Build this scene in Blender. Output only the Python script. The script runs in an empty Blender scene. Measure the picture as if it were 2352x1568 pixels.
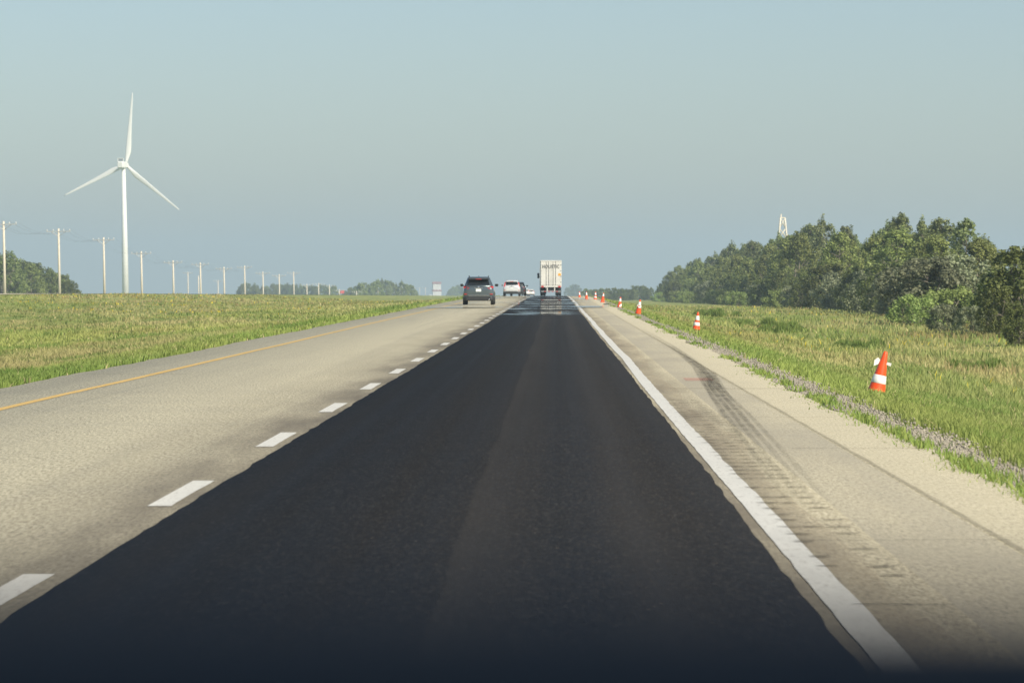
import bpy, bmesh, math, random
import numpy as np
from mathutils import Vector, Matrix, Quaternion

R = math.radians
S = bpy.context.scene
C = S.collection
rng = random.Random(7)
nrng = np.random.default_rng(11)

# ------------------------------------------------------------------ camera
H = 1.42                 # eye height above the road
FPX = 9054.0             # focal length in pixels of a 2352 px wide picture
VX, VY = 1277.0, 645.0   # where the road direction (+Y) and the true horizon meet
cd = bpy.data.cameras.new('camera'); cam = bpy.data.objects.new('camera', cd); C.objects.link(cam)
cd.sensor_width = 36.0; cd.lens = 36.0 * FPX / 2352.0
cd.clip_start = 0.05; cd.clip_end = 40000.0
cam.location = (0, 0, H)
cam.rotation_euler = (R(90) - math.atan(139 / FPX), 0, math.atan(101 / FPX))
cd.dof.use_dof = True; cd.dof.focus_distance = 70.0; cd.dof.aperture_fstop = 8.6
S.camera = cam

# ------------------------------------------------------------------ sky and sun
SUN_EL, SUN_AZ = R(38), R(138)      # azimuth clockwise from +Y (the road): behind and to the right
wd = bpy.data.worlds.new('World'); S.world = wd; wd.use_nodes = True
nt = wd.node_tree; nt.nodes.clear()
wo = nt.nodes.new('ShaderNodeOutputWorld'); bg = nt.nodes.new('ShaderNodeBackground')
sky = nt.nodes.new('ShaderNodeTexSky'); sky.sky_type = 'NISHITA'; sky.sun_disc = False
sky.sun_elevation = SUN_EL; sky.sun_rotation = SUN_AZ
sky.air_density = 1.0; sky.dust_density = 1.0; sky.ozone_density = 3.0; sky.altitude = 200
tc = nt.nodes.new('ShaderNodeTexCoord'); sep = nt.nodes.new('ShaderNodeSeparateXYZ')
mx = nt.nodes.new('ShaderNodeMath'); mx.operation = 'MAXIMUM'; mx.inputs[1].default_value = 0.004
cmb = nt.nodes.new('ShaderNodeCombineXYZ')
hs = nt.nodes.new('ShaderNodeHueSaturation'); hs.inputs['Saturation'].default_value = 1.0
L = nt.links.new
L(tc.outputs['Generated'], sep.inputs[0]); L(sep.outputs[0], cmb.inputs[0]); L(sep.outputs[1], cmb.inputs[1])
L(sep.outputs[2], mx.inputs[0]); L(mx.outputs[0], cmb.inputs[2]); L(cmb.outputs[0], sky.inputs[0])
L(sky.outputs[0], hs.inputs['Color']); L(hs.outputs[0], bg.inputs[0]); L(bg.outputs[0], wo.inputs[0])
bg.inputs[1].default_value = 0.072
sd = bpy.data.lights.new('sun', 'SUN'); sun = bpy.data.objects.new('sun', sd); C.objects.link(sun)
sd.energy = 4.4; sd.angle = R(0.8); sd.color = (1.0, 0.92, 0.77)
to_sun = Vector((math.sin(SUN_AZ) * math.cos(SUN_EL), math.cos(SUN_AZ) * math.cos(SUN_EL), math.sin(SUN_EL)))
sun.rotation_euler = to_sun.to_track_quat('Z', 'Y').to_euler()
sun.location = (0, -20, 60)
vs = S.view_settings
vs.view_transform = 'Standard'; vs.look = 'None'; vs.exposure = 0.6; vs.gamma = 1.0; vs.use_curve_mapping = False
S.render.engine = 'CYCLES'
S.cycles.use_denoising = True
S.cycles.max_bounces = 6; S.cycles.volume_bounces = 0; S.cycles.transparent_max_bounces = 12
S.cycles.sample_clamp_indirect = 4.0

# ------------------------------------------------------------------ helpers
def tag(o, label=None, cat=None, group=None, kind=None):
    if label: o['label'] = label
    if cat: o['category'] = cat
    if group: o['group'] = group
    if kind: o['kind'] = kind
    return o
def empty(name, loc=(0, 0, 0), rz=0.0):
    o = bpy.data.objects.new(name, None); C.objects.link(o)
    o.location = loc; o.rotation_euler = (0, 0, rz); o.empty_display_size = 0.2
    return o
def obj(name, me, m=None, parent=None):
    o = bpy.data.objects.new(name, me); C.objects.link(o)
    if m is not None and not me.materials: me.materials.append(m)
    if parent is not None: o.parent = parent
    return o
def pyd(name, vs_, fs, smooth=False):
    me = bpy.data.meshes.new(name); me.from_pydata([tuple(v) for v in vs_], [], [tuple(f) for f in fs]); me.update()
    if smooth: me.polygons.foreach_set('use_smooth', [True] * len(me.polygons))
    return me
def tris_mesh(name, V, F, col=None):
    """V (n,3), F (m,k) numpy; col (n,3) point colours"""
    me = bpy.data.meshes.new(name); n, m, k = len(V), len(F), F.shape[1]
    me.vertices.add(n); me.vertices.foreach_set('co', np.ascontiguousarray(V, np.float32).ravel())
    me.loops.add(m * k); me.loops.foreach_set('vertex_index', np.ascontiguousarray(F, np.int32).ravel())
    me.polygons.add(m); me.polygons.foreach_set('loop_start', np.arange(0, m * k, k, dtype=np.int32))
    me.update(calc_edges=True)
    if col is not None:
        a = me.color_attributes.new('Col', 'FLOAT_COLOR', 'POINT')
        a.data.foreach_set('color', np.concatenate([col, np.ones((n, 1))], 1).astype(np.float32).ravel())
    return me
class MB:
    def __init__(s): s.v = []; s.f = []
    def add(s, v, f):
        b = len(s.v); s.v += [tuple(p) for p in v]; s.f += [tuple(i + b for i in q) for q in f]; return s
    def box(s, c, d, rot=None):
        hx, hy, hz = d[0] / 2, d[1] / 2, d[2] / 2
        v = [Vector((x, y, z)) for x in (-hx, hx) for y in (-hy, hy) for z in (-hz, hz)]
        if rot is not None: v = [rot @ p for p in v]
        v = [p + Vector(c) for p in v]
        return s.add(v, [(0, 1, 3, 2), (4, 6, 7, 5), (0, 4, 5, 1), (2, 3, 7, 6), (0, 2, 6, 4), (1, 5, 7, 3)])
    def tube(s, pts, rad, n=8, cap=True):
        pts = [Vector(p) for p in pts]; rings = []
        if not isinstance(rad, (list, tuple)): rad = [rad] * len(pts)
        for i, p in enumerate(pts):
            d = (pts[min(i + 1, len(pts) - 1)] - pts[max(i - 1, 0)]).normalized()
            u = d.cross(Vector((0, 0, 1)) if abs(d.z) < .9 else Vector((1, 0, 0))).normalized(); w = d.cross(u)
            rings.append([p + (u * math.cos(a) + w * math.sin(a)) * rad[i] for a in [2 * math.pi * k / n for k in range(n)]])
        return s.loft(rings, cap)
    def loft(s, rings, cap=True):
        n = len(rings[0]); v = [p for r in rings for p in r]; f = []
        for i in range(len(rings) - 1):
            for k in range(n):
                a = i * n + k; b = i * n + (k + 1) % n
                f.append((a, b, b + n, a + n))
        if cap:
            f.append(tuple(range(n))[::-1]); f.append(tuple((len(rings) - 1) * n + k for k in range(n)))
        return s.add(v, f)
    def lathe(s, prof, n=20, c=(0, 0, 0), axis='z'):
        rings = []
        for r, z in prof:
            ring = []
            for k in range(n):
                a = 2 * math.pi * k / n; x, y = r * math.cos(a), r * math.sin(a)
                p = Vector((x, y, z)) if axis == 'z' else (Vector((z, x, y)) if axis == 'x' else Vector((x, z, y)))
                ring.append(p + Vector(c))
            rings.append(ring)
        return s.loft(rings)
    def mesh(s, name, smooth=False, fix=True):
        me = pyd(name, s.v, s.f, smooth)
        if fix:
            bm = bmesh.new(); bm.from_mesh(me); bmesh.ops.recalc_face_normals(bm, faces=bm.faces); bm.to_mesh(me); bm.free()
        return me
    def build(s, name, m, parent=None, smooth=False, bevel=0.0, sub=0):
        o = obj(name, s.mesh(name, smooth), m, parent)
        if bevel:
            b = o.modifiers.new('bevel', 'BEVEL'); b.width = bevel; b.segments = 2; b.limit_method = 'ANGLE'
        if sub:
            b = o.modifiers.new('sub', 'SUBSURF'); b.levels = sub; b.render_levels = sub
        return o
def copy_tree(o, parent=None):
    c = o.copy(); C.objects.link(c); c.parent = parent
    for ch in o.children: copy_tree(ch, c)
    return c
def vnoise(x, y, seed=0):
    """smooth value noise, numpy arrays in, 0..1 out"""
    t = np.random.default_rng(seed).random((64, 64))
    xi = np.floor(x).astype(int); yi = np.floor(y).astype(int); fx = x - xi; fy = y - yi
    fx = fx * fx * (3 - 2 * fx); fy = fy * fy * (3 - 2 * fy)
    a = t[xi % 64, yi % 64]; b = t[(xi + 1) % 64, yi % 64]; c = t[xi % 64, (yi + 1) % 64]; d = t[(xi + 1) % 64, (yi + 1) % 64]
    return (a * (1 - fx) + b * fx) * (1 - fy) + (c * (1 - fx) + d * fx) * fy

# ------------------------------------------------------------------ materials
class NT:
    def __init__(s, name):
        s.m = bpy.data.materials.new(name); s.m.use_nodes = True; s.t = s.m.node_tree; s.t.nodes.clear()
        s.out = s.n('ShaderNodeOutputMaterial')
    def n(s, t, **kw):
        q = s.t.nodes.new(t)
        for k, v in kw.items(): setattr(q, k, v)
        return q
    def l(s, a, b): s.t.links.new(a, b)
    def pos(s, scale=(1, 1, 1), obj_space=True):
        tc = s.n('ShaderNodeTexCoord'); mp = s.n('ShaderNodeMapping'); mp.inputs['Scale'].default_value = scale
        s.l(tc.outputs['Object'], mp.inputs[0]); return mp.outputs[0]
    def noise(s, vec, sc, det=3, rough=.6):
        q = s.n('ShaderNodeTexNoise'); q.inputs['Scale'].default_value = sc; q.inputs['Detail'].default_value = det
        q.inputs['Roughness'].default_value = rough; s.l(vec, q.inputs['Vector']); return q.outputs['Fac']
    def ramp(s, fac, stops):
        q = s.n('ShaderNodeValToRGB'); e = q.color_ramp.elements
        while len(e) > 1: e.remove(e[-1])
        for i, (p, c) in enumerate(stops):
            x = e[0] if i == 0 else e.new(p)
            x.position = p; x.color = (c[0], c[1], c[2], 1) if hasattr(c, '__len__') else (c, c, c, 1)
        s.l(fac, q.inputs[0]); return q.outputs[0]
    def mixc(s, fac, a, b, mode='MIX'):
        q = s.n('ShaderNodeMix', data_type='RGBA', blend_type=mode)
        for i, v in ((0, fac), (6, a), (7, b)):
            if hasattr(v, 'is_output'): s.l(v, q.inputs[i])
            else: q.inputs[i].default_value = v if i == 0 else (v[0], v[1], v[2], 1)
        return q.outputs[2]
    def math(s, op, a, b=0.0):
        q = s.n('ShaderNodeMath', operation=op)
        for i, v in ((0, a), (1, b)):
            if hasattr(v, 'is_output'): s.l(v, q.inputs[i])
            else: q.inputs[i].default_value = v
        return q.outputs[0]
    def bsdf(s, col, rough=.6, metal=0.0, bump=None, bstr=.3, bdist=.01, coat=0.0, spec=.5, trans=0.0, alpha=None):
        b = s.n('ShaderNodeBsdfPrincipled')
        for k, v in (('Base Color', col), ('Roughness', rough), ('Metallic', metal), ('Coat Weight', coat), ('Specular IOR Level', spec), ('Alpha', alpha)):
            if v is None: continue
            if hasattr(v, 'is_output'): s.l(v, b.inputs[k])
            else: b.inputs[k].default_value = (v[0], v[1], v[2], 1) if k == 'Base Color' else v
        if bump is not None:
            q = s.n('ShaderNodeBump'); q.inputs['Strength'].default_value = bstr; q.inputs['Distance'].default_value = bdist
            s.l(bump, q.inputs['Height']); s.l(q.outputs[0], b.inputs['Normal'])
        sh = b.outputs[0]
        if trans:
            tr = s.n('ShaderNodeBsdfTranslucent'); mxs = s.n('ShaderNodeMixShader'); mxs.inputs[0].default_value = trans
            if hasattr(col, 'is_output'): s.l(col, tr.inputs[0])
            else: tr.inputs[0].default_value = (*col, 1)
            s.l(sh, mxs.inputs[1]); s.l(tr.outputs[0], mxs.inputs[2]); sh = mxs.outputs[0]
        s.l(sh, s.out.inputs[0]); return s.m
def simple(name, col, rough=.5, metal=0.0, var=.12, sc=6.0, coat=0.0, bump=0.0, spec=.5, stretch=(1, 1, 1)):
    k = NT(name); p = k.pos(stretch); f = k.noise(p, sc, 4)
    lo = tuple(c * (1 - var) for c in col); hi = tuple(min(1, c * (1 + var)) for c in col)
    c = k.ramp(f, [(.3, lo), (.7, hi)])
    return k.bsdf(c, rough, metal, f if bump else None, bump, .01, coat, spec)

def mat_old_pavement():
    k = NT('weathered_pavement'); p = k.pos()
    fine = k.noise(p, 38, 4, .75); mid = k.noise(k.pos((1, .25, 1)), 2.2, 4); big = k.noise(k.pos((1.2, .03, 1)), 1.0, 4)
    strk = k.noise(k.pos((5.0, .012, 1)), 1.0, 5, .7)
    c = k.ramp(fine, [(.30, (.31, .275, .18)), (.5, (.58, .525, .36)), (.72, (.76, .69, .49))])
    grit = k.noise(k.pos((1, .12, 1)), 44, 4, .9); c = k.mixc(k.ramp(grit, [(.40, .95), (.50, 0)]), c, (.17, .145, .10)); c = k.mixc(k.ramp(grit, [(.52, 0), (.62, .85)]), c, (.84, .77, .57))
    c = k.mixc(k.ramp(mid, [(.30, .40), (.65, 0)]), c, (.56, .505, .345))
    c = k.mixc(k.ramp(big, [(.45, 0), (.75, .28)]), c, (.33, .30, .225))
    c = k.mixc(k.ramp(strk, [(.5, 0), (.72, .28)]), c, (.30, .275, .21))
    # tar-stained band on both sides of the new strip, with an uneven edge of its own
    sp = k.n('ShaderNodeSeparateXYZ'); tc = k.n('ShaderNodeTexCoord'); k.l(tc.outputs['Object'], sp.inputs[0])
    wob = k.noise(k.pos((.6, .09, 1)), 1.0, 4, .65)
    xw = k.math('ADD', sp.outputs[0], k.math('MULTIPLY', k.math('SUBTRACT', wob, .5), .8))
    dl = k.math('ABSOLUTE', k.math('ADD', xw, .62))           # distance from the strip's middle
    band = k.ramp(k.math('DIVIDE', dl, 4.0), [(.42, 1), (.50, .95), (.60, .45), (.85, 0)])
    patch = k.noise(k.pos((1.4, .13, 1)), 1.0, 4)
    band = k.math('MULTIPLY', band, k.ramp(patch, [(.25, .45), (.6, 1)]))
    c = k.mixc(k.math('MULTIPLY', band, .92), c, (.125, .108, .082))
    # grey wheel-polished shoulder between the edge line and the seam
    sh = k.math('MULTIPLY', k.math('GREATER_THAN', sp.outputs[0], 1.75), k.math('LESS_THAN', sp.outputs[0], 2.42))
    c = k.mixc(k.math('MULTIPLY', sh, k.ramp(k.noise(k.pos((1, .1, 1)), 1.3, 4), [(.3, .4), (.65, .78)])), c, (.26, .24, .19))
    c = k.mixc(k.math('MULTIPLY', k.math('GREATER_THAN', sp.outputs[0], 2.44), .55), c, (.34, .31, .23))
    return k.bsdf(c, .92, bump=fine, bstr=.5, bdist=.012, spec=.25)
def mat_new_asphalt():
    k = NT('fresh_asphalt'); p = k.pos(); fine = k.noise(p, 55, 4, .8)
    strk = k.noise(k.pos((2.3, .004, 1)), 1.0, 3, .5); cross = k.noise(k.pos((.05, .5, 1)), 1.0, 4)
    c = k.ramp(fine, [(.3, (.009, .0085, .0078)), (.55, (.0190, .0170, .0148)), (.8, (.05, .045, .038))])
    c = k.mixc(k.ramp(strk, [(.45, 0), (.72, .35)]), c, (.030, .026, .021))
    c = k.mixc(k.ramp(cross, [(.45, 0), (.7, .30)]), c, (.018, .019, .020))
    grn = k.noise(k.pos((1, .12, 1)), 50, 3, .8)
    c = k.mixc(k.ramp(grn, [(.35, .45), (.5, 0)]), c, (.006, .006, .0055)); c = k.mixc(k.ramp(grn, [(.53, 0), (.68, .8)]), c, (.052, .047, .040))
    sp = k.n('ShaderNodeSeparateXYZ'); tc = k.n('ShaderNodeTexCoord'); k.l(tc.outputs['Object'], sp.inputs[0])
    xs = k.math('ADD', sp.outputs[0], k.math('MULTIPLY', k.noise(k.pos((0, .06, 1)), 1.0, 3), .22))
    bands = k.ramp(k.math('MULTIPLY', k.math('ADD', xs, 2.4), .27), [(.05, 0), (.12, .35), (.2, 0), (.44, 0), (.535, .15), (.54, .75), (.60, .45), (.68, 0), (.74, .1), (.80, .55), (.88, .1), (.96, .3)])
    c = k.mixc(k.math('MULTIPLY', bands, k.ramp(k.noise(k.pos((1.5, .05, 1)), 1.0, 4), [(.3, .35), (.7, 1)])), c, (.043, .038, .032))
    spk = k.noise(k.pos((1, .35, 1)), 48, 2, .5)
    c = k.mixc(k.ramp(spk, [(.73, 0), (.78, .8)]), c, (.22, .18, .13))
    return k.bsdf(c, k.ramp(strk, [(.3, .62), (.7, .78)]), bump=fine, bstr=.6, bdist=.01, spec=.07)
def mat_paint(name, col, worn):
    k = NT(name); p = k.pos(); f = k.noise(k.pos((1, .15, 1)), 30, 4, .8); g = k.noise(k.pos((2, .4, 1)), 2.0, 4)
    c = k.ramp(g, [(.3, tuple(x * .86 for x in col)), (.7, col)])
    c = k.mixc(k.ramp(k.math('ADD', f, k.math('MULTIPLY', g, .25)), [(.66, 0), (.80, worn)]), c, (.33, .30, .25))
    return k.bsdf(c, .6, bump=f, bstr=.2, bdist=.004)
def mat_ground():
    k = NT('grass_soil'); p = k.pos(); a = k.noise(k.pos((.5, .06, 1)), 1.0, 4); b = k.noise(p, 3.0, 5, .7)
    c = k.ramp(a, [(.32, (.16, .21, .06)), (.5, (.26, .28, .085)), (.68, (.36, .34, .13))])
    c = k.mixc(k.ramp(b, [(.3, .5), (.65, 0)]), c, (.10, .14, .04))
    return k.bsdf(c, .95, bump=b, bstr=.6, bdist=.05, spec=.1)
def mat_blades():
    k = NT('grass_blades'); at = k.n('ShaderNodeAttribute'); at.attribute_name = 'Col'
    return k.bsdf(at.outputs['Color'], .7, spec=.2, trans=.35)
def mat_leaves(name, dark, light, trans=.3):
    k = NT(name); p = k.pos(); f = k.noise(p, 1.1, 3); g = k.noise(p, 7.0, 2)
    oi = k.n('ShaderNodeObjectInfo')
    c = k.ramp(f, [(.32, dark), (.68, light)])
    c = k.mixc(k.ramp(g, [(.4, 0), (.7, .5)]), c, tuple(x * 1.35 for x in light))
    hv = k.n('ShaderNodeHueSaturation'); k.l(c, hv.inputs['Color'])
    k.l(k.math('ADD', .472, k.math('MULTIPLY', oi.outputs['Random'], .028)), hv.inputs['Hue'])
    k.l(k.math('ADD', .72, k.math('MULTIPLY', oi.outputs['Random'], .55)), hv.inputs['Value'])
    return k.bsdf(hv.outputs[0], .55, spec=.3, trans=trans)
def mat_gravel():
    k = NT('gravel_sheet'); p = k.pos(); f = k.noise(p, 24, 4, .8); b = k.noise(p, 2, 3)
    c = k.ramp(f, [(.3, (.16, .145, .105)), (.5, (.32, .29, .215)), (.7, (.48, .44, .34))])
    c = k.mixc(k.ramp(b, [(.4, 0), (.7, .5)]), c, (.15, .14, .085))
    return k.bsdf(c, .95, bump=f, bstr=.8, bdist=.02, spec=.15)
def mat_shimmer():
    k = NT('heat_shimmer'); f = k.noise(k.pos((.55, .055, 1)), 1.0, 4, .6); g = k.noise(k.pos((.12, .16, 1)), 1.0, 3)
    gl = k.n('ShaderNodeBsdfGlossy'); gl.inputs['Roughness'].default_value = .02; gl.inputs['Color'].default_value = (.86, .9, .93, 1)
    tr = k.n('ShaderNodeBsdfTransparent'); ms = k.n('ShaderNodeMixShader')
    bn = k.n('ShaderNodeBump'); bn.inputs['Strength'].default_value = .03; bn.inputs['Distance'].default_value = .003
    k.l(f, bn.inputs['Height']); k.l(bn.outputs[0], gl.inputs['Normal'])
    at = k.n('ShaderNodeAttribute'); at.attribute_name = 'Col'
    k.l(k.math('MULTIPLY', k.ramp(k.math('MULTIPLY', k.math('ADD', f, g), .5), [(.44, 0), (.56, .72)]), at.outputs['Fac']), ms.inputs[0])
    k.l(tr.outputs[0], ms.inputs[1]); k.l(gl.outputs[0], ms.inputs[2]); k.l(ms.outputs[0], k.out.inputs[0])
    return k.m
def mat_stain(name, col, dens, sc=(3, .4, 1), lo=.4, hi=.65):
    k = NT(name); f = k.noise(k.pos(sc), 3.0, 4, .7)
    d = k.n('ShaderNodeBsdfDiffuse'); d.inputs[0].default_value = (*col, 1); tr = k.n('ShaderNodeBsdfTransparent'); ms = k.n('ShaderNodeMixShader')
    at = k.n('ShaderNodeAttribute'); at.attribute_name = 'Col'
    k.l(k.math('MULTIPLY', k.ramp(f, [(lo, dens * .35), (hi, dens)]), at.outputs['Fac']), ms.inputs[0])
    k.l(tr.outputs[0], ms.inputs[1]); k.l(d.outputs[0], ms.inputs[2]); k.l(ms.outputs[0], k.out.inputs[0]); return k.m
def mat_glass(name, col=(.012, .015, .017)):
    return simple(name, col, .08, var=.2, sc=2, spec=.6)
M = dict(
    pave=mat_old_pavement(), asph=mat_new_asphalt(), white=mat_paint('white_road_paint', (.66, .64, .565), .6),
    yellow=mat_paint('yellow_road_paint', (.66, .43, .11), .5), ground=mat_ground(), blades=mat_blades(), gravel=mat_gravel(),
    stone=simple('gravel_stone', (.30, .27, .21), .9, var=.4, sc=9), shimmer=mat_shimmer(),
    groove=mat_stain('groove_dark', (.085, .078, .062), .75, (6, 6, 1), .3, .55), tyremark=mat_stain('tyre_rubber_film', (.055, .054, .048), .62),
    crack=mat_stain('crack_tar', (.03, .028, .024), .9, (8, 8, 1), .3, .5), pink=mat_stain('faded_pink_marking', (.62, .22, .18), .4, (6, 6, 1)),
    sandy=mat_stain('sandy_dust', (.50, .42, .30), .55, (1.2, .25, 1)),
    leafA=mat_leaves('aspen_leaves', (.095, .140, .040), (.268, .313, .095)), leafB=mat_leaves('poplar_leaves', (.095, .140, .050), (.246, .291, .112)),
    leafC=mat_leaves('willow_leaves', (.125, .149, .082), (.269, .298, .173)), leafD=mat_leaves('young_bush_leaves', (.140, .215, .058), (.290, .370, .117)),
    leafE=mat_leaves('dark_bush_leaves', (.062, .095, .029), (.185, .224, .067)),
    bark=simple('tree_bark', (.20, .175, .135), .9, var=.4, sc=8, bump=.4, stretch=(4, 4, .8)),
    pole=simple('weathered_pole_wood', (.60, .54, .43), .85, var=.15, sc=5, stretch=(6, 6, .5)),
    arm=simple('grey_crossarm_wood', (.36, .36, .34), .85, var=.15, sc=4),
    cream=simple('cream_tower_paint', (.70, .64, .52), .6, var=.1, sc=2),
    turb=simple('turbine_white', (.80, .80, .75), .45, var=.04, sc=.3), grille=simple('radiator_grey', (.22, .24, .26), .6, var=.2, sc=1),
    orange=simple('cone_orange', (.84, .085, .012), .38, var=.10, sc=7, coat=.15), reflect=simple('reflective_white', (.80, .79, .75), .45, var=.06, sc=14),
    rubber=simple('black_rubber', (.018, .018, .018), .85, var=.25, sc=12), plasticb=simple('black_trim_plastic', (.020, .021, .022), .55, var=.2, sc=9),
    grey=simple('grey_metallic_paint', (.095, .12, .128), .28, .5, .06, 4, .9), silver=simple('silver_white_paint', (.62, .63, .62), .30, .25, .05, 4, .8),
    darkpaint=simple('dark_blue_grey_paint', (.045, .055, .065), .3, .4, .06, 4, .9), whitepaint=simple('white_car_paint', (.72, .72, .70), .35, .0, .05, 4, .7),
    glass=mat_glass('tinted_glass'), red=simple('red_lamp_lens', (.46, .018, .014), .22, var=.15, sc=20, coat=.6),
    amber=simple('orange_placard', (.85, .36, .03), .5, var=.05, sc=5), plate=simple('licence_plate', (.72, .76, .72), .5, var=.12, sc=18),
    chrome=simple('bright_metal', (.75, .75, .74), .18, 1.0, .06, 5), trailer=simple('trailer_white_panel', (.60, .59, .54), .6, var=.10, sc=.9),
    steel=simple('galvanised_steel', (.40, .40, .39), .5, .6, .15, 6), ink=simple('dark_lettering', (.12, .12, .115), .6, var=.15, sc=8),
    dash=simple('dark_dashboard', (.0200, .0170, .0145), .8, var=.2, sc=20), elevw=simple('elevator_white_siding', (.66, .64, .62), .8, var=.08, sc=.3),
    elevr=simple('elevator_red_band', (.30, .12, .11), .8, var=.12, sc=.3), wire=simple('weathered_wire', (.10, .10, .10), .6, var=.1, sc=2),
    debris=simple('scrap_rubber', (.05, .048, .045), .8, var=.4, sc=14), flag=simple('red_marker_panel', (.62, .10, .09), .6, var=.1, sc=3),
)

# ------------------------------------------------------------------ terrain
Z0, K = 280.0, 1.1e-5
ZT = math.sqrt(H / K + Z0 * Z0)
def road_z(y):
    y = np.asarray(y, float); s = 2 * K * (ZT - Z0)
    return np.where(y < Z0, 0.0, np.where(y < ZT, -K * (y - Z0) ** 2, -K * (ZT - Z0) ** 2 - (s + 5e-5) * (y - ZT)))
PX = [-9000, -400, -75, -62, -58.5, -48, -45, -38, -26, -14, -9, -7.30, -7.25, 3.05, 3.10, 3.75, 4.6, 6.2, 9, 12, 28, 40, 80, 400, 9000]
PZ = [-1.2, -1.2, -.9, .0, .25, .25, .15, -.4, -.85, -.65, -.22, -.012, -.06, -.06, -.015, -.06, -.22, -.58, -1.1, -1.42, -1.5, -1.45, -1.3, -1.3, -1.3]
EY = [0, 820, 1000, 1200, 1430, 1600, 2400, 20000]
EZ = [0, 0, -1.4, -2.6, -3.2, -5.6, -7.0, -7.0]
def ground_z(x, y):
    x = np.asarray(x, float); y = np.asarray(y, float)
    z = road_z(y) + np.interp(x, PX, PZ) + np.interp(y, EY, EZ) * np.clip((-62 - x) / 20, 0, 1)
    off = np.clip((np.abs(x + 2.1) - 6.2) / 3, 0, 1) * np.where((x < -45) & (x > -61), 0.0, 1.0)
    z = z + off * .16 * (vnoise(x * .23 + 5, y * .08 + 3, 3) - .5) + off * .05 * (vnoise(x * .9, y * .5, 4) - .5)
    return z
def gz(x, y): return float(ground_z(np.array([x]), np.array([y]))[0])
def px2x(px, y): return (px - VX) / FPX * y           # lateral metres for a picture column at distance y
def py2z(py, y): return H - (py - VY) / FPX * y       # height for a picture row at distance y
def hit(px, py):                                       # where the ray through a pixel meets the ground
    lo = None
    for t in np.concatenate([np.arange(12, 600, .5), np.arange(600, 6000, 5)]):
        if gz(px2x(px, t), t) >= py2z(py, t): return px2x(px, t), float(t)
    return px2x(px, 600), 600.0
gx = sorted(set(list(np.arange(-70, -8, 2.0)) + [-9000, -4000, -1500, -700, -400, -250, -160, -110, -90, -75] + PX +
             [-8.4, -7.8, 3.3, 3.5, 4.0, 4.3, 5, 5.6] + list(np.arange(7, 46, 1.0)) + [50, 56, 64, 72, 110, 160, 250, 700, 1500, 4000]))
gy = sorted(set(list(np.arange(-40, 20, 10.0)) + list(np.arange(20, 120, 2.0)) + list(np.arange(120, 520, 4.0)) + list(np.arange(520, 1000, 20.0)) +
             list(np.arange(1000, 2600, 60.0)) + [-800, -300, -120, 3000, 4000, 5500, 7500, 9500, 12000]))
GX, GY = np.meshgrid(np.array(gx), np.array(gy)); GZ = ground_z(GX, GY)
nx, ny = len(gx), len(gy); idx = np.arange(nx * ny).reshape(ny, nx)
F = np.stack([idx[:-1, :-1], idx[:-1, 1:], idx[1:, 1:], idx[1:, :-1]], -1).reshape(-1, 4)
gme = tris_mesh('ground', np.stack([GX.ravel(), GY.ravel(), GZ.ravel()], 1), F)
gme.polygons.foreach_set('use_smooth', [True] * len(gme.polygons))
tag(obj('ground', gme, M['ground']), kind='structure')

# ------------------------------------------------------------------ the road and its markings
def wave(y, seed, amps):
    y = np.asarray(y, float); o = np.zeros_like(y)
    for i, (wl, a) in enumerate(amps): o += a * 2 * (vnoise(y / wl + 31 * i, np.full_like(y, .37 + i), seed + i) - .5)
    return o
YS = np.concatenate([np.arange(-30, 10, 2.0), np.arange(10, 80, .25), np.arange(80, 160, .5), np.arange(160, 480, 2.0), np.arange(480, 1600, 40.0)])
def ribbon(name, xl, xr, m, lift, parent=None, thick=0.0, ys=YS, col=None, base=road_z):
    xl = np.broadcast_to(np.asarray(xl, float), ys.shape); xr = np.broadcast_to(np.asarray(xr, float), ys.shape)
    z = base(ys) + lift; n = len(ys)
    cols = [(xl, z), (xr, z)]
    if thick: cols = [(xl - thick * .6, z - thick)] + cols + [(xr + thick * .6, z - thick)]
    V = np.concatenate([np.stack([a, ys, b], 1) for a, b in cols]); k = len(cols); i = np.arange(n - 1)
    F = np.concatenate([np.stack([j * n + i, (j + 1) * n + i, (j + 1) * n + i + 1, j * n + i + 1], 1) for j in range(k - 1)])
    c = None
    if col is not None: c = np.repeat(np.tile(np.broadcast_to(col, ys.shape), k)[:, None], 3, 1)
    return obj(name, tris_mesh(name, V, F, c), m, parent)
LE = -7.32 + wave(YS, 21, [(6, .07), (1.3, .05), (.5, .025)]); RE = 3.12 + wave(YS, 31, [(9, .10), (2, .07), (.5, .03)])
road = tag(ribbon('road', LE, RE, M['pave'], .0, thick=.07), kind='structure')
SL = -2.28 + wave(YS, 41, [(26, .035), (7, .012), (1.6, .010), (.5, .016)]); SR = 1.085 + wave(YS, 51, [(30, .03), (9, .012), (1.8, .010), (.5, .016)])
strip = ribbon('fresh_asphalt_strip', SL, SR, M['asph'], .028, road, thick=.026)
strip['label'] = 'dark new asphalt strip laid over the driving lane'
wl = 1.26 + wave(YS, 61, [(25, .035), (8, .02)])
ribbon('edge_line', wl - .075 + wave(YS, 63, [(.5, .006)]), wl + .075 + wave(YS, 65, [(.6, .012)]), M['white'], .004, road)['label'] = 'white painted edge line beside the new asphalt'
ywl = -6.15 + wave(YS, 71, [(22, .05), (8, .02)])
ribbon('edge_line', ywl - .06, ywl + .06 + wave(YS, 73, [(1.2, .01)]), M['yellow'], .004, road)['label'] = 'yellow painted edge line along the median side'
for k in range(-1, 50):
    y0 = 24.8 + 8.9 * k; ys = np.linspace(y0, y0 + 3.15, 9)
    xc = -2.50 + wave(ys, 81, [(40, .04)])
    ribbon('lane_dash', xc - .075, xc + .075 + wave(ys, 83 + k, [(.4, .006)]), M['white'], .004, road, ys=ys)
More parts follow.
